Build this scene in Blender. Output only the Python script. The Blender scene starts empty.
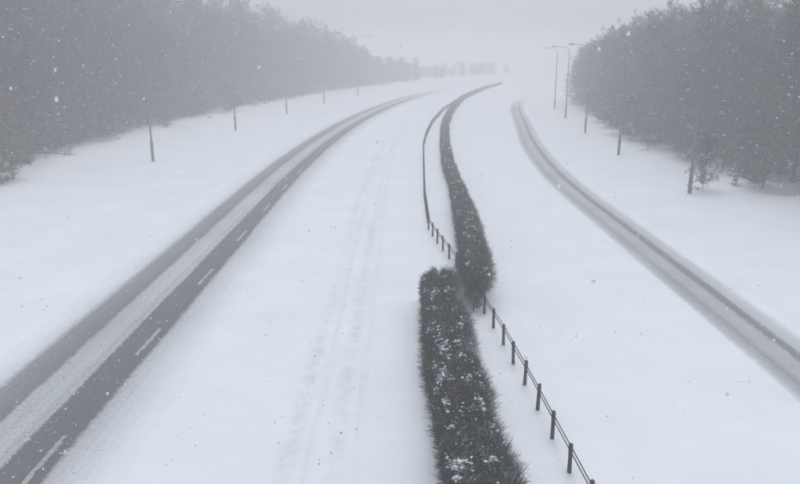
import bpy, math, random
import numpy as np
from mathutils import Vector

random.seed(7)
rng = np.random.default_rng(11)
scene = bpy.context.scene
C = scene.collection

# ------------------------------------------------------------------ camera
cam_data = bpy.data.cameras.new("camera")
cam = bpy.data.objects.new("camera", cam_data)
C.objects.link(cam)
CAM_H = 8.0
PITCH = math.atan(186 / 700)
cam.location = (0, 0, CAM_H)
cam.rotation_euler = (math.radians(90) - PITCH, 0, 0)
cam_data.sensor_fit = 'HORIZONTAL'
cam_data.sensor_width = 36
cam_data.lens = 31.5
cam_data.clip_start = 0.05
cam_data.clip_end = 6000
cam_data.dof.use_dof = True
cam_data.dof.focus_distance = 26.0
cam_data.dof.aperture_fstop = 5.0
scene.camera = cam

# ------------------------------------------------------------------ sky, sun, exposure
SUN_EL, SUN_AZ = math.radians(60), math.radians(12)
world = bpy.data.worlds.new("World")
scene.world = world
world.use_nodes = True
wn = world.node_tree
wn.nodes.clear()
sky = wn.nodes.new('ShaderNodeTexSky')
sky.sky_type = 'NISHITA'
sky.sun_disc = False
sky.sun_elevation = SUN_EL
sky.sun_rotation = SUN_AZ
sky.air_density = 1.0
sky.dust_density = 4.0
sky.ozone_density = 1.0
hsv = wn.nodes.new('ShaderNodeHueSaturation')      # cloud takes the colour out of the sky
hsv.inputs['Saturation'].default_value = 0.18
bg = wn.nodes.new('ShaderNodeBackground')
bg.inputs['Strength'].default_value = 0.10
wo = wn.nodes.new('ShaderNodeOutputWorld')
wn.links.new(sky.outputs[0], hsv.inputs['Color'])
tint = wn.nodes.new('ShaderNodeMix'); tint.data_type = 'RGBA'; tint.blend_type = 'MULTIPLY'
tint.inputs[0].default_value = 1; tint.inputs[7].default_value = (.95, .985, 1.035, 1)   # cold grey cloud
wn.links.new(hsv.outputs[0], tint.inputs[6])
wn.links.new(tint.outputs[2], bg.inputs['Color'])
wn.links.new(bg.outputs[0], wo.inputs[0])

sun_data = bpy.data.lights.new("sun", 'SUN')
sun_data.energy = 0.5
sun_data.angle = math.radians(70)
sun_data.color = (1.0, 0.97, 0.94)
sun = bpy.data.objects.new("sun", sun_data)
C.objects.link(sun)
sd = Vector((math.sin(SUN_AZ) * math.cos(SUN_EL), math.cos(SUN_AZ) * math.cos(SUN_EL), math.sin(SUN_EL)))
sun.rotation_euler = sd.to_track_quat('Z', 'Y').to_euler()
sun.location = (0, 0, 60)

scene.view_settings.view_transform = 'Standard'
scene.view_settings.look = 'None'
scene.view_settings.gamma = 1
scene.view_settings.exposure = 0.38
scene.cycles.volume_bounces = 4
scene.cycles.max_bounces = 6
scene.cycles.use_denoising = True

# ------------------------------------------------------------------ road geometry: straight to s = 40, then curving right
RAD, S0 = 500.0, 40.0

def P(s, t):
    s = np.asarray(s, float); t = np.asarray(t, float)
    a = np.maximum(s - S0, 0) / RAD
    x = np.where(s > S0, RAD - (RAD - t) * np.cos(a), t)
    y = np.where(s > S0, S0 + (RAD - t) * np.sin(a), s)
    return x, y

def ST(x, y):
    a = np.arctan2(y - S0, RAD - x)
    r = np.hypot(y - S0, RAD - x)
    cur = (y > S0)
    return np.where(cur, S0 + a * RAD, y), np.where(cur, RAD - r, x)

def sstep(a, b, v):
    u = np.clip((v - a) / (b - a), 0, 1)
    return u * u * (3 - 2 * u)

def right_shift(s):                 # the far carriageway swings a little wider in the bend
    return 2.4 * sstep(38, 100, s) + 2.2 * sstep(110, 180, s)

class Noise2:                       # smooth value noise on a lattice
    def __init__(self, seed, n=256):
        self.g = np.random.default_rng(seed).random((n, n)); self.n = n
    def __call__(self, x, y):
        xi = np.floor(x).astype(int); yi = np.floor(y).astype(int)
        fx = x - xi; fy = y - yi
        fx = fx * fx * (3 - 2 * fx); fy = fy * fy * (3 - 2 * fy)
        n = self.n; g = self.g
        a = g[xi % n, yi % n]; b = g[(xi + 1) % n, yi % n]
        c = g[xi % n, (yi + 1) % n]; d = g[(xi + 1) % n, (yi + 1) % n]
        return (a * (1 - fx) + b * fx) * (1 - fy) + (c * (1 - fx) + d * fx) * fy - 0.5
n1, n2, n3 = Noise2(1), Noise2(2), Noise2(3)

def snow_height(x, y):
    s, t = ST(x, y)
    h = 0.10 + 0.05 * n1(x / 5.3, y / 6.1) + 0.026 * n2(x / 1.1, y / 1.3) + 0.016 * n3(x / .33, y / .36)
    # verges rise a little past the buried kerbs, and heave towards the woods
    h = h + 0.05 * sstep(-15.1, -16.2, t) - 0.018 * np.exp(-((t + 15.2) / .22) ** 2)
    h = h + 0.08 * sstep(13.5, 17, t - right_shift(s))
    h = h + 0.25 * sstep(-23, -29, t) * (1 + 1.5 * n2(x / 2.2 + 9, y / 2.2)) + 0.25 * sstep(17, 23, t) * (1 + 1.5 * n2(x / 2.2, y / 2.2 + 5))
    h = h + 0.08 * sstep(0.2, 1.0, t) * sstep(4.6, 3.6, t)
    # old half filled ruts in the nearside lane
    brk = sstep(-.25, .2, n1(t * 2.2 + 3, s / 3.1)) * sstep(90, 40, s)
    for c, d in ((-2.3, .065), (-1.3, .065), (-.85, .03)):
        wob = .14 * n2(s / 4.0 + c * 7, c * 3.3)
        h = h - d * brk * np.exp(-((t - c - wob) / .13) ** 2) * (0.4 + 1.5 * np.clip(n3(s / .5, t * 3) + .4, 0, 1))
    
    # ploughed down to the carriageways by wheels
    rag = .22 * n2(s / .7, t / .5) + .12 * n3(s / .25, t / .25)
    wl = sstep(-11.6, -10.3, t + rag) * sstep(-4.7, -6.2, t + rag)
    tr = t - right_shift(s)
    wr = sstep(8.6, 9.8, tr + rag) * sstep(13.0, 11.6, tr + rag)
    w = np.maximum(wl, wr)
    near = np.maximum(sstep(-14, -10, t) * sstep(-2, -6, t), sstep(6, 10, tr) * sstep(15.5, 11.5, tr))
    h = h * (1 - .55 * near)
    return h * (1 - w) - 0.03 * w

# ------------------------------------------------------------------ helpers
def mesh_np(name, V, F, mat=None, smooth=False):
    """V (n,3); F (m,k) with k = 3 or 4"""
    V = np.asarray(V, np.float32); F = np.asarray(F, np.int32)
    me = bpy.data.meshes.new(name)
    m, k = F.shape
    me.vertices.add(len(V)); me.vertices.foreach_set('co', V.ravel())
    me.loops.add(m * k); me.loops.foreach_set('vertex_index', F.ravel())
    me.polygons.add(m)
    me.polygons.foreach_set('loop_start', np.arange(0, m * k, k, dtype=np.int32))
    me.polygons.foreach_set('loop_total', np.full(m, k, dtype=np.int32))
    me.polygons.foreach_set('use_smooth', np.full(m, smooth, dtype=bool))
    me.update(calc_edges=True)
    if mat: me.materials.append(mat)
    return me

def obj(name, me, parent=None, loc=(0, 0, 0), kind=None):
    o = bpy.data.objects.new(name, me); C.objects.link(o)
    o.location = loc
    if parent: o.parent = parent
    if kind: o['kind'] = kind
    return o

def thing(name, label, cat, loc=(0, 0, 0), rz=0, group=None):
    o = bpy.data.objects.new(name, None); C.objects.link(o)
    o.empty_display_size = .3
    o.location = loc; o.rotation_euler = (0, 0, rz)
    o['label'] = label; o['category'] = cat
    if group: o['group'] = group
    return o

def copy_tree(o, parent=None):
    c = o.copy(); C.objects.link(c)
    if parent: c.parent = parent
    for ch in list(o.children): copy_tree(ch, c)
    return c

def tubes(A, B, ra, rb, n=3):
    """independent tapering n-sided tubes from A to B"""
    A = np.asarray(A, float); B = np.asarray(B, float)
    m = len(A)
    ra = np.broadcast_to(np.asarray(ra, float), (m,)); rb = np.broadcast_to(np.asarray(rb, float), (m,))
    d = B - A; d /= np.maximum(np.linalg.norm(d, axis=1, keepdims=True), 1e-9)
    ref = np.where(np.abs(d[:, 2:3]) < .9, np.array([[0, 0, 1.]]), np.array([[1., 0, 0]]))
    u = np.cross(d, ref); u /= np.linalg.norm(u, axis=1, keepdims=True)
    v = np.cross(d, u)
    V = np.empty((m, 2 * n, 3))
    for k in range(n):
        a = 2 * math.pi * k / n
        o = u * math.cos(a) + v * math.sin(a)
        V[:, k] = A + o * ra[:, None]; V[:, n + k] = B + o * rb[:, None]
    base = (np.arange(m) * 2 * n)[:, None]
    F = np.concatenate([np.stack([base[:, 0] + k, base[:, 0] + (k + 1) % n, base[:, 0] + n + (k + 1) % n, base[:, 0] + n + k], 1) for k in range(n)])
    return V.reshape(-1, 3), F

def join(parts):
    Vs, Fs, o = [], [], 0
    for V, F in parts:
        Vs.append(V); Fs.append(np.asarray(F) + o); o += len(V)
    return np.concatenate(Vs), np.concatenate(Fs)

_t = (1 + 5 ** .5) / 2
ICO_V = np.array([(-1, _t, 0), (1, _t, 0), (-1, -_t, 0), (1, -_t, 0), (0, -1, _t), (0, 1, _t), (0, -1, -_t), (0, 1, -_t), (_t, 0, -1), (_t, 0, 1), (-_t, 0, -1), (-_t, 0, 1)], float)
ICO_V /= np.linalg.norm(ICO_V[0])
ICO_F = np.array([(0, 11, 5), (0, 5, 1), (0, 1, 7), (0, 7, 10), (0, 10, 11), (1, 5, 9), (5, 11, 4), (11, 10, 2), (10, 7, 6), (7, 1, 8), (3, 9, 4), (3, 4, 2), (3, 2, 6), (3, 6, 8), (3, 8, 9), (4, 9, 5), (2, 4, 11), (6, 2, 10), (8, 6, 7), (9, 8, 1)])

def lumps(pos, size, flat=.6, r=rng, rough=.35):
    """irregular little lumps"""
    m = len(pos)
    size = np.asarray(size, float)
    if size.ndim == 1: size = np.stack([size, size, size * flat], 1)
    V = ICO_V[None] * (1 + rough * (r.random((m, 12, 1)) - .5)) * size[:, None, :]
    a = r.random(m) * 6.283; c, s = np.cos(a)[:, None], np.sin(a)[:, None]
    X = V[:, :, 0] * c - V[:, :, 1] * s; Y = V[:, :, 0] * s + V[:, :, 1] * c
    V = np.stack([X, Y, V[:, :, 2]], 2) + np.asarray(pos)[:, None, :]
    F = (np.arange(m) * 12)[:, None, None] + ICO_F[None]
    return V.reshape(-1, 3), F.reshape(-1, 3)

def lathe(prof, n=14, loc=(0, 0, 0)):
    prof = list(prof); m = len(prof)
    V = [(r * math.cos(2 * math.pi * k / n) + loc[0], r * math.sin(2 * math.pi * k / n) + loc[1], z + loc[2]) for r, z in prof for k in range(n)]
    F = [(i * n + k, i * n + (k + 1) % n, (i + 1) * n + (k + 1) % n, (i + 1) * n + k) for i in range(m - 1) for k in range(n)]
    return np.array(V), np.array(F)

# ------------------------------------------------------------------ materials
def mat(name, rough=.8):
    m = bpy.data.materials.new(name); m.use_nodes = True
    nt = m.node_tree
    return m, nt, nt.nodes['Principled BSDF']

def node(nt, typ, **kw):
    n = nt.nodes.new(typ)
    for k, v in kw.items():
        if k in ('operation', 'blend_type', 'data_type', 'noise_dimensions', 'interpolation_type', 'clamp'): setattr(n, k, v)
    return n

def noise(nt, scale, detail=4, rough=.55, vec=None):
    n = nt.nodes.new('ShaderNodeTexNoise')
    n.inputs['Scale'].default_value = scale; n.inputs['Detail'].default_value = detail; n.inputs['Roughness'].default_value = rough
    if vec is not None: nt.links.new(vec, n.inputs['Vector'])
    return n

def ramp(nt, fac, stops):
    r = nt.nodes.new('ShaderNodeValToRGB')
    e = r.color_ramp.elements
    while len(e) < len(stops): e.new(.5)
    for i, (p, c) in enumerate(stops):
        e[i].position = p; e[i].color = (c[0], c[1], c[2], 1) if hasattr(c, '__len__') else (c, c, c, 1)
    nt.links.new(fac, r.inputs[0])
    return r

def mixc(nt, fac, a, b):
    m = nt.nodes.new('ShaderNodeMix'); m.data_type = 'RGBA'
    for sock, v in ((m.inputs[0], fac), (m.inputs[6], a), (m.inputs[7], b)):
        if hasattr(v, 'links') or isinstance(v, bpy.types.NodeSocket): nt.links.new(v, sock)
        else: sock.default_value = v if not hasattr(v, '__len__') else (v[0], v[1], v[2], 1)
    return m.outputs[2]

def math_n(nt, op, a, b=None, clamp=False):
    m = nt.nodes.new('ShaderNodeMath'); m.operation = op; m.use_clamp = clamp
    for i, v in enumerate((a, b)):
        if v is None: continue
        if isinstance(v, bpy.types.NodeSocket): nt.links.new(v, m.inputs[i])
        else: m.inputs[i].default_value = v
    return m.outputs[0]

def bump(nt, h, strength, dist, bsdf):
    b = nt.nodes.new('ShaderNodeBump'); b.inputs['Strength'].default_value = strength; b.inputs['Distance'].default_value = dist
    nt.links.new(h, b.inputs['Height']); nt.links.new(b.outputs[0], bsdf.inputs['Normal'])

SNOW = (.80, .835, .88)
def coord(nt):
    return nt.nodes.new('ShaderNodeTexCoord').outputs['Object']

# lying snow
M_snow, nt, b = mat('snow')
co = coord(nt)
na = noise(nt, .35, 5, .6, co); nb = noise(nt, 9, 5, .6, co)
r1 = ramp(nt, na.outputs[0], [(.25, (.755, .79, .84)), (.75, (.83, .86, .90))])
sp = noise(nt, 5.5, 2, .5, co)
spk = ramp(nt, sp.outputs[0], [(.70, 0.), (.80, 1.)])
at = nt.nodes.new('ShaderNodeAttribute'); at.attribute_name = 'packed'
pn = noise(nt, 2.6, 5, .7, co); pr_ = ramp(nt, pn.outputs[0], [(.36, .08), (.64, 1.)])
pk = math_n(nt, 'MULTIPLY', math_n(nt, 'MULTIPLY', at.outputs['Fac'], pr_.outputs[0]), .72)
fresh = mixc(nt, math_n(nt, 'MULTIPLY', spk.outputs[0], .25), r1.outputs[0], (.5, .5, .5))
nt.links.new(mixc(nt, pk, fresh, (.55, .57, .60)), b.inputs['Base Color'])
b.inputs['Roughness'].default_value = .75
b.inputs['Specular IOR Level'].default_value = .25
bump(nt, nb.outputs[0], .35, .03, b)

M_clump, nt, b = mat('snow_clump')
b.inputs['Base Color'].default_value = (*SNOW, 1); b.inputs['Roughness'].default_value = .8

M_flake, nt, b = mat('snowflake')
b.inputs['Base Color'].default_value = (.92, .92, .92, 1); b.inputs['Roughness'].default_value = .8

def carriageway(name, lo, hi, stops, grit, fade):
    """asphalt showing through packed snow; UV.x = metres across, UV.y = metres along"""
    m, nt, b = mat(name)
    uv = nt.nodes.new('ShaderNodeUVMap')
    sep = nt.nodes.new('ShaderNodeSeparateXYZ'); nt.links.new(uv.outputs[0], sep.inputs[0])
    mp = nt.nodes.new('ShaderNodeMapping'); mp.inputs['Scale'].default_value = (1, .10, 1); nt.links.new(uv.outputs[0], mp.inputs[0])
    streak = noise(nt, 3.2, 5, .65, mp.outputs[0])
    fine = noise(nt, 11, 6, .8, uv.outputs[0])
    big = noise(nt, .18, 3, .5, uv.outputs[0])
    mp2 = nt.nodes.new('ShaderNodeMapping'); mp2.inputs['Scale'].default_value = (1, .012, 1); nt.links.new(uv.outputs[0], mp2.inputs[0])
    lines = noise(nt, 9, 2, .5, mp2.outputs[0])
    w = math_n(nt, 'MULTIPLY', math_n(nt, 'SUBTRACT', streak.outputs[0], .5), .16)
    ragn = noise(nt, 4.5, 6, .75, uv.outputs[0])
    w = math_n(nt, 'ADD', w, math_n(nt, 'MULTIPLY', math_n(nt, 'SUBTRACT', ragn.outputs[0], .5), .34))
    t = math_n(nt, 'ADD', sep.outputs[0], w)
    f = math_n(nt, 'DIVIDE', math_n(nt, 'SUBTRACT', t, lo), hi - lo, True)
    r = ramp(nt, f, [((p - lo) / (hi - lo), v) for p, v in stops])
    haze_fade = nt.nodes.new('ShaderNodeMapRange'); haze_fade.interpolation_type = 'SMOOTHSTEP'  # far tracks blend to snow colour: thicker distance haze painted into the surface
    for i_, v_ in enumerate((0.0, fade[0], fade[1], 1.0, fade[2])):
        if i_: haze_fade.inputs[i_].default_value = v_
    nt.links.new(sep.outputs[1], haze_fade.inputs[0])
    a = math_n(nt, 'MULTIPLY', r.outputs[0], haze_fade.outputs[0])
    k = math_n(nt, 'MULTIPLY', math_n(nt, 'MULTIPLY', a, math_n(nt, 'SUBTRACT', 1.0, a)), 4.0)
    g = math_n(nt, 'MULTIPLY', math_n(nt, 'SUBTRACT', fine.outputs[0], .5), grit)
    g2 = math_n(nt, 'MULTIPLY', math_n(nt, 'SUBTRACT', lines.outputs[0], .5), .22)
    g3 = math_n(nt, 'MULTIPLY', math_n(nt, 'SUBTRACT', big.outputs[0], .5), .35)
    a2 = math_n(nt, 'ADD', a, math_n(nt, 'MULTIPLY', k, math_n(nt, 'ADD', math_n(nt, 'ADD', g, g2), g3)), True)
    tn = math_n(nt, 'ADD', math_n(nt, 'MULTIPLY', fine.outputs[0], .45), math_n(nt, 'MULTIPLY', math_n(nt, 'ADD', lines.outputs[0], big.outputs[0]), .28))
    tar = ramp(nt, tn, [(.36, (.035, .038, .044)), (.64, (.105, .109, .117))])
    co = coord(nt); nS = noise(nt, .35, 5, .6, co); nB = noise(nt, 9, 5, .6, co)
    sn = ramp(nt, nS.outputs[0], [(.25, (.755, .79, .84)), (.75, (.83, .86, .90))])
    nt.links.new(mixc(nt, a2, sn.outputs[0], tar.outputs[0]), b.inputs['Base Color'])
    b.inputs['Roughness'].default_value = .72
    b.inputs['Specular IOR Level'].default_value = .25
    bump(nt, nB.outputs[0], .35, .03, b)
    return m

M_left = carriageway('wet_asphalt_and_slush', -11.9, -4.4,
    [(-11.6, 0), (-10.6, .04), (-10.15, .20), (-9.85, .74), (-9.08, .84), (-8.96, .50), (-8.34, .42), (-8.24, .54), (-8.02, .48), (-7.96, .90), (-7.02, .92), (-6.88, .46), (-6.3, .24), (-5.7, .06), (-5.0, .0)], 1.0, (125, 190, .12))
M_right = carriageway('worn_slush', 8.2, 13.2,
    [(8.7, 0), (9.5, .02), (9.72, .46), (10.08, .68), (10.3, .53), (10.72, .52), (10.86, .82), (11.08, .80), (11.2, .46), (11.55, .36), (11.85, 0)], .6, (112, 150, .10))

def twig_mat(name, dark, light, snow_lo, snow_hi, amount=1.0):
    m, nt, b = mat(name)
    geo = nt.nodes.new('ShaderNodeNewGeometry')
    sep = nt.nodes.new('ShaderNodeSeparateXYZ'); nt.links.new(geo.outputs['Normal'], sep.inputs[0])
    co = coord(nt)
    nz = noise(nt, 1.3, 3, .6, co); nf = noise(nt, 11, 2, .5, co)
    bark = ramp(nt, nf.outputs[0], [(.3, dark), (.7, light)])
    up = math_n(nt, 'ADD', sep.outputs[2], math_n(nt, 'MULTIPLY', math_n(nt, 'SUBTRACT', nz.outputs[0], .5), 1.4))
    s = ramp(nt, up, [(snow_lo, 0.), (snow_hi, 1.)])
    nt.links.new(mixc(nt, math_n(nt, 'MULTIPLY', s.outputs[0], amount), bark.outputs[0], SNOW), b.inputs['Base Color'])
    b.inputs['Roughness'].default_value = .85
    b.inputs['Specular IOR Level'].default_value = .15
    return m

M_bark = twig_mat('bark', (.016, .016, .016), (.034, .033, .033), .9, 1.05, .4)
M_twig = twig_mat('snowy_twigs', (.012, .012, .013), (.026, .026, .027), .90, 1.15, .35)
M_hedge = twig_mat('hedge_twigs', (.020, .020, .020), (.105, .10, .094), .62, 1.0, .6)
M_hedge_far = twig_mat('far_hedge_twigs', (.026, .027, .024), (.085, .086, .072), .64, 1.0, .55)
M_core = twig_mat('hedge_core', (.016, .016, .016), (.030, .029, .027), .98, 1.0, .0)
M_brown = twig_mat('brown_leaves', (.13, .075, .04), (.24, .15, .085), .8, 1.0, .6)

M_wood, nt, b = mat('weathered_wood')
co = coord(nt); mp = nt.nodes.new('ShaderNodeMapping'); mp.inputs['Scale'].default_value = (14, 14, 1.5); nt.links.new(co, mp.inputs[0])
g = noise(nt, 2, 5, .7, mp.outputs[0])
nt.links.new(ramp(nt, g.outputs[0], [(.3, (.028, .026, .026)), (.7, (.085, .08, .078))]).outputs[0], b.inputs['Base Color'])
b.inputs['Roughness'].default_value = .85
bump(nt, g.outputs[0], .5, .01, b)

def steel(name, lo, hi):
    m, nt, b = mat(name)
    g = noise(nt, 6, 4, .6, coord(nt))
    nt.links.new(ramp(nt, g.outputs[0], [(.3, lo), (.7, hi)]).outputs[0], b.inputs['Base Color'])
    b.inputs['Metallic'].default_value = .2; b.inputs['Roughness'].default_value = .6
    return m
M_steel = steel('galvanised_steel', (.16, .165, .172), (.23, .235, .24))
M_steel_dark = steel('weathered_steel', (.095, .098, .104), (.145, .148, .155))

M_glass, nt, b = mat('lantern_glass')
b.inputs['Base Color'].default_value = (.35, .36, .37, 1); b.inputs['Roughness'].default_value = .2

M_paint, nt, b = mat('road_paint')
co = coord(nt); g = noise(nt, 16, 4, .7, co)
nt.links.new(ramp(nt, g.outputs[0], [(.34, (.16, .16, .16)), (.60, (.46, .46, .44))]).outputs[0], b.inputs['Base Color'])
b.inputs['Roughness'].default_value = .7

M_dirt, nt, b = mat('dirty_slush')
b.inputs['Base Color'].default_value = (.16, .155, .15, 1); b.inputs['Roughness'].default_value = .8

# ------------------------------------------------------------------ ground: one snow sheet to the horizon
def axis(segs):
    out = [segs[0][0]]
    for a, b_, st0, st1 in segs:
        v = a; L = b_ - a
        pts = []
        while v < b_ - 1e-6:
            f = (v - a) / L
            v += st0 + (st1 - st0) * f
            pts.append(v)
        pts = np.array(pts); pts = a + (pts - a) * L / (pts[-1] - a)
        out += list(pts)
    return np.array(out)
ax_l = axis([(0, 4, .12, .12), (4, 6, .12, .07), (6, 11, .07, .07), (11, 16, .1, .14), (16, 32, .2, .6), (32, 80, .8, 3), (80, 1500, 5, 160)])
ax_r = axis([(0, 9, .14, .14), (9, 13, .08, .09), (13, 22, .12, .2), (22, 45, .25, .6), (45, 100, .8, 4), (100, 1500, 6, 160)])
gx = np.concatenate([-ax_l[::-1], ax_r[1:]])
gy = axis([(-200, -10, 40, 8), (-10, 9, 4, .3), (9, 34, .10, .16), (34, 75, .16, .5), (75, 220, .5, 3), (220, 1500, 5, 140)])
X, Y = np.meshgrid(gx, gy)
Z = snow_height(X, Y)
V = np.stack([X, Y, Z], 2).reshape(-1, 3)
nx, ny = len(gx), len(gy)
I = (np.arange(ny - 1)[:, None] * nx + np.arange(nx - 1)[None]).ravel()
F = np.stack([I, I + 1, I + nx + 1, I + nx], 1)
gme = mesh_np('ground', V, F, M_snow, True)
gs, gt = ST(X, Y)
pk = np.zeros_like(X)
for c, w in ((-2.3, .17), (-1.9, .09), (-1.3, .18), (-.85, .09)):
    wob = .20 * n2(gs / 5.0 + c * 7, gs * 0 + c * 3.3)
    pk = np.maximum(pk, np.exp(-((gt - c - wob) / w) ** 2) * np.clip(.62 + 1.1 * n1(gs / 5 + c * 11, gt * .3), 0, 1))
pk *= sstep(110, 45, gs)
gme.attributes.new('packed', 'FLOAT', 'POINT').data.foreach_set('value', pk.ravel().astype(np.float32))
obj('ground', gme, kind='structure')

def strip(name, lo, hi, mat_, shift, s_a=-20, s_b=420):
    ss = axis([(s_a, 8, 2, 1), (8, 90, .5, .8), (90, s_b, 1, 4)])
    tt = np.linspace(lo, hi, 24)
    S, T = np.meshgrid(ss, tt, indexing='ij')
    x, y = P(S, T + shift(S))
    z = .012 + .012 * n2(x / 1.2 + 4, y / 1.6)
    V = np.stack([x, y, z], 2).reshape(-1, 3)
    n, k = len(ss), len(tt)
    I = (np.arange(n - 1)[:, None] * k + np.arange(k - 1)[None]).ravel()
    F = np.stack([I, I + 1, I + k + 1, I + k], 1)[:, ::-1][:, [3, 2, 1, 0]]
    me = mesh_np(name, V, F, mat_, True)
    uvl = me.uv_layers.new(name='UVMap')
    U = np.stack([T, S], 2).reshape(-1, 2)[F.ravel()].astype(np.float32)
    uvl.data.foreach_set('uv', U.ravel())
    return obj(name, me, kind='structure')

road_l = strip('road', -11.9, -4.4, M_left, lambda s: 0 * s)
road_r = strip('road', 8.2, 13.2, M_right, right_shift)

# dashed lane line of the left carriageway
Z2D = lambda Zc: (Zc - CAM_H * math.sin(PITCH)) / math.cos(PITCH)
for k in range(7):
    s = 12.65 + 6.18 * k
    L, w = 1.95, .065
    n = 14
    ss = np.linspace(s - L / 2, s + L / 2, n)
    lo = -7.27 - w + rng.normal(0, .008, n); hi = -7.27 + w + rng.normal(0, .008, n)
    hi[rng.random(n) < .12] -= .05
    xa, ya = P(ss, lo); xb, yb = P(ss, hi)
    za = .017 + .012 * n2(xa / 1.2 + 4, ya / 1.6)
    zb = .017 + .012 * n2(xb / 1.2 + 4, yb / 1.6)
    V = np.concatenate([np.stack([xa, ya, za], 1), np.stack([xb, yb, zb], 1)])
    F = np.array([(i, n + i, n + i + 1, i + 1) for i in range(n - 1)])
    obj('lane_marking', mesh_np('lane_marking', V, F, M_paint), road_l)

# ------------------------------------------------------------------ hedges on the central reservation
def hedge(name, label, pts, width, height, density, twig_m, step, skirt=0.0, seed=0, twig_len=.28, twig_r=.0045, snow_n=6, taper=((0, 1), (1, 1))):
    """pts: (x, y) of the hedge's middle line; clipped block of twigs"""
    r = np.random.default_rng(seed)
    pts = np.array(pts, float)
    seg = np.hypot(*np.diff(pts, axis=0).T); cum = np.concatenate([[0], np.cumsum(seg)])
    L = cum[-1]
    def line(d):
        return np.interp(d, cum, pts[:, 0]), np.interp(d, cum, pts[:, 1])
    def nrm(d):
        x0, y0 = line(np.clip(d - .5, 0, L)); x1, y1 = line(np.clip(d + .5, 0, L))
        tx, ty = x1 - x0, y1 - y0; q = np.hypot(tx, ty); tx, ty = tx / q, ty / q
        return ty, -tx                                   # to the right of travel
    nz, nw = Noise2(seed + 50), Noise2(seed + 60)
    def shape(d, a):
        """a in 0..1 goes round from the left foot over the top to the right foot"""
        e = np.minimum(1, np.minimum(d, L - d) / .6); e = np.sqrt(np.clip(1 - (1 - e) ** 2, 0, 1))
        W = width * .5 * np.interp(d, taper[0], taper[1]) * (1 + .40 * nw(d / 1.7, a * 2) + .30 * nw(d / .62 + 40, a * 4)) * (.55 + .45 * e)
        H = height * np.interp(d, taper[0], taper[1]) * (1 + .26 * nz(d / 1.9, a * 0 + 3.5) + .20 * nz(d / .6 + 30, a * 4)) * (.72 + .28 * e)
        th = math.pi * (1 - a)
        c, sn = np.cos(th), np.sin(th)
        p = .42
        lx = np.sign(c) * np.abs(c) ** p * W
        lz = np.abs(sn) ** p * H
        low = skirt * np.clip(1.5 - d / 1.1, 0, 1)
        lz = low + lz * (1 - low / height)
        lx = lx * (1 - .55 * np.clip(low / height, 0, 1) * np.clip(1.6 - lz / height * 1.6, 0, 1))
        ox = np.sign(c) * np.abs(c) ** .8; oz = np.abs(sn) ** 1.1
        return lx, lz, ox, oz
    root = thing(name, label, 'hedge', (float(pts[0, 0]), float(pts[0, 1]), 0))
    rx, ry = pts[0]
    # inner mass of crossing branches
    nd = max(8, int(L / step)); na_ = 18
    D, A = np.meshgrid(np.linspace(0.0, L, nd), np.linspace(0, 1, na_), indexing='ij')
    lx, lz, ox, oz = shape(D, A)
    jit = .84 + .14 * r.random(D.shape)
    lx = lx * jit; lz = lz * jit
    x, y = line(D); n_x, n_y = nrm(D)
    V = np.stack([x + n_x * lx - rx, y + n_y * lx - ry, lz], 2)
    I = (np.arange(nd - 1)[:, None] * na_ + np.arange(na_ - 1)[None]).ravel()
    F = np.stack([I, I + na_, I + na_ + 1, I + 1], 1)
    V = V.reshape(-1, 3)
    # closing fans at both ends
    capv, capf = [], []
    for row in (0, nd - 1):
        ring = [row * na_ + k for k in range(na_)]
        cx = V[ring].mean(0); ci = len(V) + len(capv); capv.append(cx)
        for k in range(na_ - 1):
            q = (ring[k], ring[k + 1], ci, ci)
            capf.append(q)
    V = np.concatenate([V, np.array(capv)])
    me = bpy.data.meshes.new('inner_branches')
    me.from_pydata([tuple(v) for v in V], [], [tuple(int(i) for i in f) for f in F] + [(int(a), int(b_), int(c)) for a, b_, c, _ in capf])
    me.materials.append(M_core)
    obj('inner_branches', me, root)
    # outer twigs
    m = int(L * density(0)) if not hasattr(density, '__len__') else 0
    dd = np.linspace(0, L, 400); w = np.array([density(v) for v in dd]); cw = np.cumsum(w); tot = int(cw[-1] * L / 400)
    d = np.interp(r.random(tot) * cw[-1], cw, dd)
    a = r.random(tot)
    a = np.where(r.random(tot) < .5, .2 + .6 * a, a)
    lx, lz, ox, oz = shape(d, a)
    depth = .80 + .22 * r.random(tot)
    x, y = line(d); n_x, n_y = nrm(d)
    lx = lx * depth; lz = lz * depth
    A0 = np.stack([x + n_x * lx - rx, y + n_y * lx - ry, lz], 1)
    along = r.normal(0, .7, tot)
    endk = np.where(d < .5, -1.2, np.where(d > L - .5, 1.2, 0)) * r.random(tot)
    along += endk
    out = ox + r.normal(0, .65, tot); up = oz * .8 + .2 + r.normal(0, .6, tot)
    dirv = np.stack([n_x * out - n_y * along, n_y * out + n_x * along, up], 1)
    dirv /= np.linalg.norm(dirv, axis=1, keepdims=True)
    gk = np.interp(d, [0, 40, 120], [1, 1.5, 3.0])
    ln = twig_len * (.35 + 1.25 * r.random(tot) ** 2.2) * (1 + .35 * (ox > .4)) * np.interp(d, taper[0], taper[1])
    A1 = A0 + dirv * ln[:, None] * .55
    bend = r.normal(0, .28, (tot, 3)); d2 = dirv + bend; d2[:, 2] += .1; d2 /= np.linalg.norm(d2, axis=1, keepdims=True)
    A2 = A1 + d2 * ln[:, None] * .45
    rr = twig_r * (.6 + .8 * r.random(tot)) * gk
    # side spurs
    sp = dirv + r.normal(0, .8, (tot, 3)); sp /= np.linalg.norm(sp, axis=1, keepdims=True)
    A3 = A1 + sp * ln[:, None] * .35
    me = mesh_np('twigs', *join([tubes(A0, A1, rr, rr * .8), tubes(A1, A2, rr * .8, rr * .35), tubes(A1, A3, rr * .6, rr * .3)]), twig_m)
    obj('twigs', me, root, kind='stuff')
    # lumps of snow caught on the top
    npatch = int(L * snow_n / 6)
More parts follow.
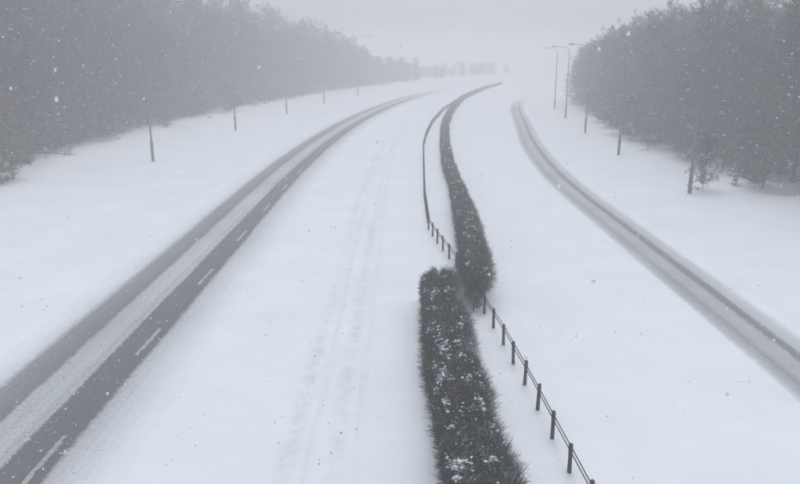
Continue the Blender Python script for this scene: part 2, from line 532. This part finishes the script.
    pd = L * r.random(npatch) ** 1.3; pa = np.clip(r.normal(.5, .16, npatch), .12, .88); pw = .05 + .14 * r.random(npatch) ** 2
    per = 26
    d = np.repeat(pd, per) + r.normal(0, 1, npatch * per) * np.repeat(pw, per)
    a = np.repeat(pa, per) + r.normal(0, .32, npatch * per) * np.repeat(pw, per)
    ns2 = int(L * snow_n * 1.2)
    d = np.concatenate([d, L * r.random(ns2)]); a = np.concatenate([a, np.clip(r.normal(.5, .2, ns2), .05, .95)])
    d = np.clip(d, .05, L - .05); a = np.clip(a, .05, .95)
    lx, lz, ox, oz = shape(d, a)
    x, y = line(d); n_x, n_y = nrm(d)
    dep = 1.0 + .10 * r.random(len(d))
    Pp = np.stack([x + n_x * lx * dep - rx, y + n_y * lx * dep - ry, lz * dep], 1)
    sz = np.concatenate([.011 + .036 * r.random(npatch * per) ** 2.2, .006 + .016 * r.random(ns2) ** 2])
    cl = [lumps(Pp, sz, .45, r, .8)]
    obj('snow_clumps', mesh_np('snow_clumps', *join(cl), M_clump, True), root, kind='stuff')
    return root, shape, line, nrm

hedge('hedge', 'thick dark clipped hedge at the bottom edge of the photo, left of the fence posts',
      [(1.38, 8.8), (1.32, 13), (1.25, 17), (1.25, 20), (1.28, 22.2)], 1.10, 1.15, lambda d: 3900, M_hedge, .10, seed=3, twig_len=.185, snow_n=26, twig_r=.005)

W_ = .98
fl = [(1.95, 21.2), (2.25, 25), (2.58, 30), (2.70, 34), (2.9, 39), (3.05, 45), (3.1, 50.4), (3.35, 56), (3.6, 61.7), (4.65, 79), (6.2, 95), (7.9, 108.6), (11.5, 134), (20.2, 174), (28.6, 205)]
hr, *_ = hedge('hedge', 'long dark hedge winding away up the central reservation behind the first hedge',
      [(x + float(np.interp(y, [22, 45], [.46, .33])), y) for x, y in fl], W_, 1.3, lambda d: np.interp(d, [0, 15, 40, 90, 180, 300], [2600, 2000, 1000, 400, 150, 60]), M_hedge_far, .30, taper=((0, 8, 20, 400), (1, .84, .66, .62)), skirt=.62, seed=5, twig_len=.23, snow_n=9)
# bare stems under the open near end of the long hedge
for k in range(7):
    r = random.Random(k)
    x0, y0 = .08 + r.uniform(-.12, .14), -.15 + r.uniform(-.12, .35)
    pts = [np.array((x0, y0, -.05))]
    dx, dy = r.uniform(-.42, .3), r.uniform(-.4, .15)
    for j in range(4):
        pts.append(pts[-1] + np.array((dx * .42 + r.uniform(-.06, .06), dy * .4 + r.uniform(-.05, .05), .26)))
    A = np.array(pts[:-1]); B = np.array(pts[1:])
    rad = np.array([.026, .022, .018, .014, .010]) * r.uniform(.7, 1.2)
    parts = [tubes(A, B, rad[:-1], rad[1:], 5)]
    for j in range(1, 5):
        e = pts[j] + np.array((r.uniform(-.3, .3), r.uniform(-.3, .2), r.uniform(.1, .3)))
        parts.append(tubes([pts[j]], [e], .009, .004, 4))
    obj('stem', mesh_np('stem', *join(parts), M_hedge_far), hr)

# ------------------------------------------------------------------ fence
fx = np.array([(3.42, 8.6), (3.36, 10.8), (3.30, 12.05), (3.15, 14.5), (2.9, 18.15), (2.63, 20.8), (2.21, 25.1), (1.6, 29.3), (1.33, 31.7), (1.38, 39), (1.72, 51), (2.05, 61.5), (2.6, 70), (3.8, 84), (6.2, 103), (9.4, 122), (12.9, 140)])
fc = np.concatenate([[0], np.cumsum(np.hypot(*np.diff(fx, axis=0).T))])
fpos = lambda d: np.array((np.interp(d, fc, fx[:, 0]), np.interp(d, fc, fx[:, 1])))
d0 = float(np.interp(12.05, fx[:, 1], fc))
fence = thing('post_and_rail_fence', 'low fence of round posts and two thin rails passing through the hedge gap', 'fence', (float(fx[0, 0]), float(fx[0, 1]), 0))
F0 = fx[0]
def ground_z(x, y): return float(snow_height(np.array([x]), np.array([y]))[0])
d = d0 - 2 * 1.24
posts = []
while d < fc[-1]:
    posts.append(d); d += 1.235
post_me = []
for v in range(4):
    r = random.Random(v)
    V, F = lathe([(.043, -.15), (.044, .1), (.041, .35), (.042, .62), (.040, .67), (.030, .690), (.001, .692)], 12)
    V[:, :2] *= 1 + .05 * np.sin(V[:, 2:3] * 9 + v)
    post_me.append(mesh_np('post', V, F, M_wood, True))
prev = None; rails = [[], []]
for i, d in enumerate(posts):
    x, y = fpos(d); r = random.Random(100 + i)
    gz = ground_z(x, y)
    o = obj('post', post_me[i % 4], fence, (x - F0[0], y - F0[1], gz - .06 + r.uniform(-.02, .02)))
    o.rotation_euler = (r.uniform(-.03, .03), r.uniform(-.03, .03), r.uniform(0, 6))
    for k, hh in enumerate((.53, .42)):
        rails[k].append((x - F0[0] + .05, y - F0[1], gz - .06 + hh + r.uniform(-.008, .008)))
for k in range(2):
    A = np.array(rails[k][:-1]); B = np.array(rails[k][1:])
    fr = np.interp(A[:, 1], [0, 30, 120], [.013, .018, .035])
    obj('rail', mesh_np('rail', *tubes(A, B, fr, fr, 6), M_wood, True), fence)

# ------------------------------------------------------------------ street lamps
def make_lamp(H, arm, M_steel):
    """facing +x"""
    root = thing('street_lamp', 'street lamp', 'street lamp')
    obj('column', mesh_np('column', *lathe([(.115, -.3), (.115, 1.5), (.108, 1.55), (.078, 1.62), (.066, 4), (.040, H - .4), (.036, H - .1)], 14), M_steel, True), root)
    pts = [(0, 0, H - .15), (.04, 0, H + .05), (.18, 0, H + .2), (.5, 0, H + .30), (arm * .6, 0, H + .36), (arm, 0, H + .42)]
    obj('bracket_arm', mesh_np('bracket_arm', *tubes(pts[:-1], pts[1:], .028, .024, 8), M_steel, True), root)
    # lantern: a tapering shallow shell over a glass bowl
    V, F = [], []
    n = 10
    prof = [(-.02, .04, .04), (.08, .08, .06), (.3, .13, .08), (.55, .10, .06), (.66, .03, .03)]
    for (px, w, h) in prof:
        for k in range(n):
            a = math.pi * 2 * k / n
            z = math.sin(a); V.append((arm + px, w * math.cos(a), H + .42 + (h * z if z > 0 else .02 * z)))
    for i in range(len(prof) - 1):
        for k in range(n): F.append((i * n + k, i * n + (k + 1) % n, (i + 1) * n + (k + 1) % n, (i + 1) * n + k))
    obj('lantern', mesh_np('lantern', np.array(V), np.array(F), M_steel, True), root)
    V, F = [], []
    prof = [(.14, .05, .03), (.26, .10, .07), (.46, .09, .06), (.57, .04, .02)]
    for (px, w, h) in prof:
        for k in range(7):
            a = math.pi + math.pi * k / 6
            V.append((arm + px, w * math.cos(a), H + .405 + h * math.sin(a)))
    for i in range(len(prof) - 1):
        for k in range(6): F.append((i * 7 + k, i * 7 + k + 1, (i + 1) * 7 + k + 1, (i + 1) * 7 + k))
    obj('glass_bowl', mesh_np('glass_bowl', np.array(V), np.array(F), M_glass, True), root)
    return root

lp = make_lamp(11.3, 2.6, M_steel); rp = make_lamp(8.6, 1.6, M_steel_dark)
for i, (Zc, X_) in enumerate([(54.2, -19.1), (76.3, -17.9), (98.3, -15.9), (120.8, -13.1), (143, -8.6)]):
    o = lp if i == 0 else copy_tree(lp)
    y = Z2D(Zc)
    o.location = (X_, y, ground_z(X_, y) - .05)
    s = y; o.rotation_euler = (0, 0, -max(0, (s - S0) / RAD))
    o['group'] = 'street lamps on the left verge'
    o['label'] = ['tall grey lamp column nearest the camera on the left verge', 'second grey lamp column along the left verge, before the dark wood',
                  'third lamp column on the left verge, small and half faded', 'fourth lamp column on the left verge, faint below the wood',
                  'fifth lamp on the left verge, its arm against the white sky', 'sixth and farthest lamp on the left verge, lost in the haze'][i]
for i, (Zc, X_) in enumerate([(41.4, 17.1), (57.4, 17.9), (73.4, 19.4), (90.6, 21.4), (107, 23.6)]):
    o = rp if i == 0 else copy_tree(rp)
    y = Z2D(Zc)
    o.location = (X_, y, ground_z(X_, y) - .05)
    o.rotation_euler = (0, 0, math.pi - max(0, (y - S0) / RAD))
    o['group'] = 'street lamps on the right verge'
    o['label'] = ['grey lamp column nearest the camera on the right verge, beside snowy twigs', 'second grey lamp column along the right verge',
                  'third lamp column on the right verge, thin and faded', 'fourth lamp on the right verge at the edge of the wood',
                  'fifth lamp on the right verge, just past the end of the wood', 'sixth and farthest lamp on the right verge, lost in the haze'][i]

# ------------------------------------------------------------------ trees
def grow(seed, H, spread, nb, low, twig_k, ascend=.55, leaves=False):
    """bare tree: tapering trunk, limbs, side branches, twigs; returns trunk and crown arrays and snow spots"""
    r = np.random.default_rng(seed)
    # trunk
    nseg = 9
    tz = np.linspace(-.3, H * .97, nseg + 1)
    tp = np.zeros((nseg + 1, 3)); tp[:, 2] = tz
    tp[1:, :2] = np.cumsum(r.normal(0, H * .009, (nseg, 2)), 0)
    trad = np.interp(tz, [-.3, 0, .3, H], [H * .0165, H * .0145, H * .0115, .012])
    trunk = [tubes(tp[:-1], tp[1:], trad[:-1], trad[1:], 7)]
    # limbs
    f = np.sort(low + (1 - low) * r.random(nb) ** .9) * .97
    z = f * H
    az = r.random(nb) * 6.283
    base = np.stack([np.interp(z, tz, tp[:, 0]), np.interp(z, tz, tp[:, 1]), z], 1)
    g = np.clip((f - low) / (1 - low), 0, 1)
    L = spread * (.62 + .5 * r.random(nb)) * (1.08 - .58 * g ** 1.7) * np.interp(g, [0, .15], [.75, 1])
    el = ascend * (.25 + .9 * g) + r.normal(0, .16, nb)
    dirv = np.stack([np.cos(az) * np.cos(el), np.sin(az) * np.cos(el), np.sin(el)], 1)
    def chain(base, dirv, L, n, wob, lift, r0, r1, sides, out):
        pts = [base]; d = dirv.copy(); cur = base
        rad0 = r0
        for j in range(n):
            d = d + r.normal(0, wob, d.shape); d[:, 2] += lift
            d /= np.linalg.norm(d, axis=1, keepdims=True)
            nxt = cur + d * (L / n)[:, None]
            ra = r0 + (r1 - r0) * j / n; rb = r0 + (r1 - r0) * (j + 1) / n
            out.append(tubes(cur, nxt, ra, rb, sides))
            pts.append(nxt); cur = nxt
        return np.stack(pts, 1)
    lr = np.interp(z, tz, trad) * .5 * (.6 + .4 * r.random(nb))
    limb_out, crown = [], []
    pts = chain(base, dirv, L, 4, .16, .05, lr, lr * .25, 5, limb_out)
    def spawn(pts, per, lo, lenf, parentL, wob, lift, r0, r1, n, sides, out):
        m, k, _ = pts.shape
        idx = np.repeat(np.arange(m), per)
        u = lo + (1 - lo) * r.random(len(idx)); q = u * (k - 1); i0 = np.minimum(q.astype(int), k - 2); fr = (q - i0)[:, None]
        b0 = pts[idx, i0]; b1 = pts[idx, i0 + 1]
        bp = b0 + (b1 - b0) * fr
        ax = b1 - b0; ax /= np.linalg.norm(ax, axis=1, keepdims=True)
        dd = ax * .75 + r.normal(0, .55, ax.shape); dd[:, 2] += .12
        dd /= np.linalg.norm(dd, axis=1, keepdims=True)
        LL = parentL[idx] * lenf * (.5 + .8 * r.random(len(idx))) * (1.1 - .5 * u)
        return chain(bp, dd, LL, n, wob, lift, np.full(len(idx), r0), np.full(len(idx), r1), sides, out), LL
    p2, L2 = spawn(pts, 8, .12, .50, L, .2, .06, .018, .010, 3, 3, crown)
    p3, L3 = spawn(p2, twig_k, .1, .62, L2, .25, .05, .0115, .007, 2, 3, crown)
    leaf = None
    tips = p3[:, -1]
    ns = len(p2)
    sel = r.random(ns) < .12
    spots = p2[sel, r.integers(1, 4, ns)[sel]]
    if leaves:
        q = np.repeat(p3[:, 1:].reshape(-1, 3), 3, 0); q = q + r.normal(0, .08, q.shape)
        a = r.normal(0, 1, q.shape); a /= np.linalg.norm(a, axis=1, keepdims=True)
        c = np.cross(a, r.normal(0, 1, q.shape)); c /= np.linalg.norm(c, axis=1, keepdims=True)
        s = .055
        V = np.stack([q - a * s, q + c * s * .55, q + a * s, q - c * s * .55], 1).reshape(-1, 3)
        F = np.arange(len(V)).reshape(-1, 4)
        leaf = (V, F)
    return join(trunk + limb_out), join(crown), spots, leaf

def tree_proto(name, seed, H, spread, nb, low, twig_k, ascend=.55, leaves=False, snow=.05):
    trunk, crown, spots, leaf = grow(seed, H, spread, nb, low, twig_k, ascend, leaves)
    r = np.random.default_rng(seed + 999)
    tm = mesh_np('trunk', *trunk, M_bark)
    cm = mesh_np('crown', *crown, M_twig)
    sm = None
    if snow:
        sz = np.stack([.05 + .24 * r.random(len(spots)) ** 2.5, .03 + .04 * r.random(len(spots)), .02 + .03 * r.random(len(spots))], 1)
        sm = mesh_np('settled_snow', *lumps(spots + (0, 0, .02), sz, 1, r), M_clump, True)
    lm = mesh_np('dead_leaves', *leaf, M_brown) if leaf else None
    return tm, cm, sm, lm

def place_tree(name, proto, label, cat, x, y, sc, sz, rz, group):
    o = thing(name, label, cat, (x, y, ground_z(x, y) - .05), rz, group)
    o.scale = (sc, sc, sz)
    tm, cm, sm, lm = proto
    obj('trunk', tm, o)
    obj('crown', cm, o, kind='stuff')
    if sm: obj('settled_snow', sm, o, kind='stuff')
    if lm: obj('dead_leaves', lm, o, kind='stuff')
    return o

protos = [tree_proto('woodland_tree', 20 + k, 12.0, 3.4, 76, .02, 10, .45 + .06 * (k % 3)) for k in range(6)]
thin = [tree_proto('woodland_tree', 40 + k, 12.0, 2.9, 60, .04, 10, .7) for k in range(2)]
shrubs = [tree_proto('shrub', 60 + k, 3.0, 1.7, 36, .02, 8, .65) for k in range(3)]
rt = random.Random(5)
def stretch(s, marks, names):
    k = sum(s > m for m in marks)
    return names[k]
L_MARKS = [54, 77, 100, 123, 147]
L_NAMES = ['before the nearest lamp column', 'between the nearest and second lamp columns', 'between the second and third lamp columns', 'between the third and fourth lamp columns', 'between the fourth and fifth lamp columns', 'beyond the fifth lamp, fading out']
R_MARKS = [41, 57, 74, 92]
R_NAMES = ['before the nearest lamp column', 'between the nearest and second lamp columns', 'between the second and third lamp columns', 'between the third and fourth lamp columns', 'beyond the fourth lamp, fading out']
def row(side, t0, s_a, s_b, step, h, what, jt=.5, low=1.0):
    s = s_a
    while s < s_b:
        t = t0(s) + rt.uniform(-jt, jt)
        x, y = P(s, t); x, y = float(x), float(y)
        pr = rt.choice(protos) if rt.random() < .8 else rt.choice(thin)
        k = h(s) * rt.uniform(.86, 1.12) / 12
        where = stretch(s, L_MARKS, L_NAMES) if side < 0 else stretch(s, R_MARKS, R_NAMES)
        wood = 'left' if side < 0 else 'right'
        label = what.replace('WOOD', wood + ' wood') + ', ' + where
        place_tree('woodland_tree', pr, label, 'tree', x, y, (k + 1) / 2 * rt.uniform(.92, 1.1), k, rt.uniform(0, 6.283), label)
        s += step * rt.uniform(.75, 1.25)

hl = lambda s: float(np.interp(s, [30, 90, 150, 180, 200], [16, 16, 15, 12, 7.5]))
tl = lambda s: float(np.interp(s, [40, 70, 110], [-29.0, -30.6, -31.6]))
row(-1, tl, 42, 204, 3.4, lambda s: hl(s) * .78, 'bare tree along the front of the WOOD')
row(-1, lambda s: tl(s) - 3.2, 40, 198, 3.4, hl, 'tall tree just inside the WOOD')
row(-1, lambda s: tl(s) - 7, 48, 194, 4.0, lambda s: hl(s) * 1.08, 'tall tree deep in the WOOD', .9)
hrr = lambda s: float(np.interp(s, [30, 60, 100, 135], [12.2, 11.8, 11.0, 9.5]))
tr_ = lambda s: float(np.interp(s, [30, 60, 100], [25.0, 24.0, 24.6]))
row(1, tr_, 31, 136, 3.0, lambda s: hrr(s) * .88, 'bare tree along the front of the WOOD')
row(1, lambda s: tr_(s) + 3, 30, 134, 3.1, hrr, 'tree just inside the WOOD')
row(1, lambda s: tr_(s) + 6.8, 36, 130, 3.8, lambda s: hrr(s) * 1.08, 'tall tree deep in the WOOD', .9)

def shrub_row(t0, s_a, s_b, step, what, marks, names):
    s = s_a
    while s < s_b:
        t = t0(s) + rt.uniform(-1.2, 1.4)
        x, y = P(s, t); x, y = float(x), float(y)
        k = rt.uniform(.4, 1.25)
        label = what + ' ' + stretch(s, marks, names)
        place_tree('shrub', rt.choice(shrubs), label, 'shrub', x, y, k, k, rt.uniform(0, 6.283), label)
        s += step * rt.uniform(.7, 1.4)
shrub_row(lambda s: tl(s) + 1.9, 43, 150, 3.8, 'low shrub by the left wood', L_MARKS, L_NAMES)
shrub_row(lambda s: tr_(s) - 1.8, 34, 110, 3.4, 'low shrub by the right wood', R_MARKS, R_NAMES)

# the brown-leaved tree at the left edge, and odd saplings
brown = tree_proto('beech_tree', 81, 5.5, 1.8, 30, .05, 5, .6, leaves=True)
place_tree('beech_tree', brown, 'small tree keeping its brown leaves at the left edge of the photo', 'tree', -25.3, 45.3, .9, .9, .4, None)
place_tree('shrub', shrubs[1], 'small dark bush half buried in snow, below the brown-leaved tree', 'shrub', -25.0, 43.4, .45, .4, 1.2, None)
place_tree('shrub', shrubs[2], 'snow-covered spray of twigs right behind the nearest right lamp column', 'shrub', 18.2, 41.6, .6, 1.05, 2.2, None)
place_tree('shrub', shrubs[0], 'tiny dark sapling alone on the snow near the right lamp column', 'shrub', 20.6, 42.5, .18, .2, 2.2, None)

# far-off wood past the bend, one grey mass of trunks and twigs
def far_wood(name, spans, seed):
    r = np.random.default_rng(seed)
    parts = []
    for t_lo, t_hi, s_a, s_b, n, h in spans:
        s = s_a + (s_b - s_a) * r.random(n); t = t_lo + (t_hi - t_lo) * r.random(n)
        x, y = P(s, t); H = h * (.7 + .5 * r.random(n))
        b0 = np.stack([x, y, x * 0 - .1], 1); b1 = b0 + np.stack([r.normal(0, .3, n), r.normal(0, .3, n), H], 1)
        parts.append(tubes(b0, b1, .14, .03, 4))
        k = 90
        q = np.repeat(np.arange(n), k); u = .05 + .93 * r.random(n * k)
        p0 = b0[q] + (b1 - b0)[q] * u[:, None]
        a = r.random(n * k) * 6.283; e = r.uniform(.1, 1.0, n * k); L = 2.6 * (1.1 - .8 * u) * (.5 + r.random(n * k))
        p1 = p0 + np.stack([np.cos(a) * np.cos(e), np.sin(a) * np.cos(e), np.sin(e)], 1) * L[:, None]
        parts.append(tubes(p0, p1, .045, .015, 3))
        q2 = np.repeat(np.arange(n * k), 4); v = .3 + .7 * r.random(len(q2))
        c0 = p0[q2] + (p1 - p0)[q2] * v[:, None]
        c1 = c0 + r.normal(0, .5, c0.shape) + (0, 0, .2)
        parts.append(tubes(c0, c1, .03, .012, 3))
    o = obj(name, mesh_np(name, *join(parts), M_twig), kind='stuff')
    o['label'] = 'faint grey mass of far trees fading into the snowfall past the bend'
    o['category'] = 'trees'
far_wood('distant_wood', [(-42, -29, 205, 225, 22, 6.5), (-50, -30, 225, 330, 40, 4.5), (26, 40, 136, 200, 50, 8)], 4)

# ------------------------------------------------------------------ clods and debris on the snow
n = 330
s = 11 + 70 * rng.random(n) ** 1.6; t = np.where(rng.random(n) < .55, rng.normal(-8.6, .9, n), rng.normal(-1.8, .5, n))
s2 = 11 + 50 * rng.random(160) ** 1.3; t2 = rng.uniform(-22, 20, 160)
s = np.concatenate([s, s2]); t = np.concatenate([t, t2])
x, y = P(s, t)
z = np.maximum(snow_height(x, y), .015)
o = obj('debris', mesh_np('debris', *lumps(np.stack([x, y, z], 1), .008 + .022 * rng.random(len(x)) ** 3, .7), M_dirt), kind='stuff')
o['label'] = 'specks of dirty slush scattered over the snow'; o['category'] = 'slush specks'

n = 900
s = 11 + 60 * rng.random(n) ** 1.5
t = np.where(rng.random(n) < .5, -6.95 + rng.exponential(.25, n) * np.where(rng.random(n) < .35, -1, 1), -8.2 + rng.normal(0, .45, n))
x, y = P(s, t)
o = obj('snow_crumbs', mesh_np('snow_crumbs', *lumps(np.stack([x, y, 0 * x + .02], 1), .008 + .026 * rng.random(n) ** 3, .6, rng, .9), M_clump), kind='stuff')
o['label'] = 'crumbs of white snow thrown on the dark wheel tracks'; o['category'] = 'snow crumbs'

# ------------------------------------------------------------------ falling snow round the viewpoint
n = 22000
p = np.stack([rng.uniform(-13, 13, n), rng.uniform(-6, 20, n), rng.uniform(.3, 12.5, n)], 1)
dist = np.linalg.norm(p - np.array((0, 0, CAM_H)), axis=1)
p = p[dist > 2.5]
sz = (.0028 + .0085 * rng.random(len(p)) ** 3)
o = obj('falling_snow', mesh_np('falling_snow', *lumps(p, np.stack([sz, sz, sz * 1.3], 1), 1), M_flake, True), kind='stuff')
o['label'] = 'snowflakes falling through the air'; o['category'] = 'snowflakes'

# ------------------------------------------------------------------ haze
hv = np.array([(x, y, z) for z in (-1.2, 20.5) for x, y in ((-1600, -300), (1600, -300), (1600, 1600), (-1600, 1600))], float)
hf = np.array([(0, 3, 2, 1), (4, 5, 6, 7), (0, 1, 5, 4), (1, 2, 6, 5), (2, 3, 7, 6), (3, 0, 4, 7)])
M_haze = bpy.data.materials.new('haze'); M_haze.use_nodes = True
nt = M_haze.node_tree; nt.nodes.clear()
pv = nt.nodes.new('ShaderNodeVolumePrincipled'); pv.inputs['Color'].default_value = (.97, .975, .985, 1); pv.inputs['Density'].default_value = .0076
mo = nt.nodes.new('ShaderNodeOutputMaterial'); nt.links.new(pv.outputs[0], mo.inputs['Volume'])
obj('haze', mesh_np('haze', hv, hf, M_haze), kind='stuff')
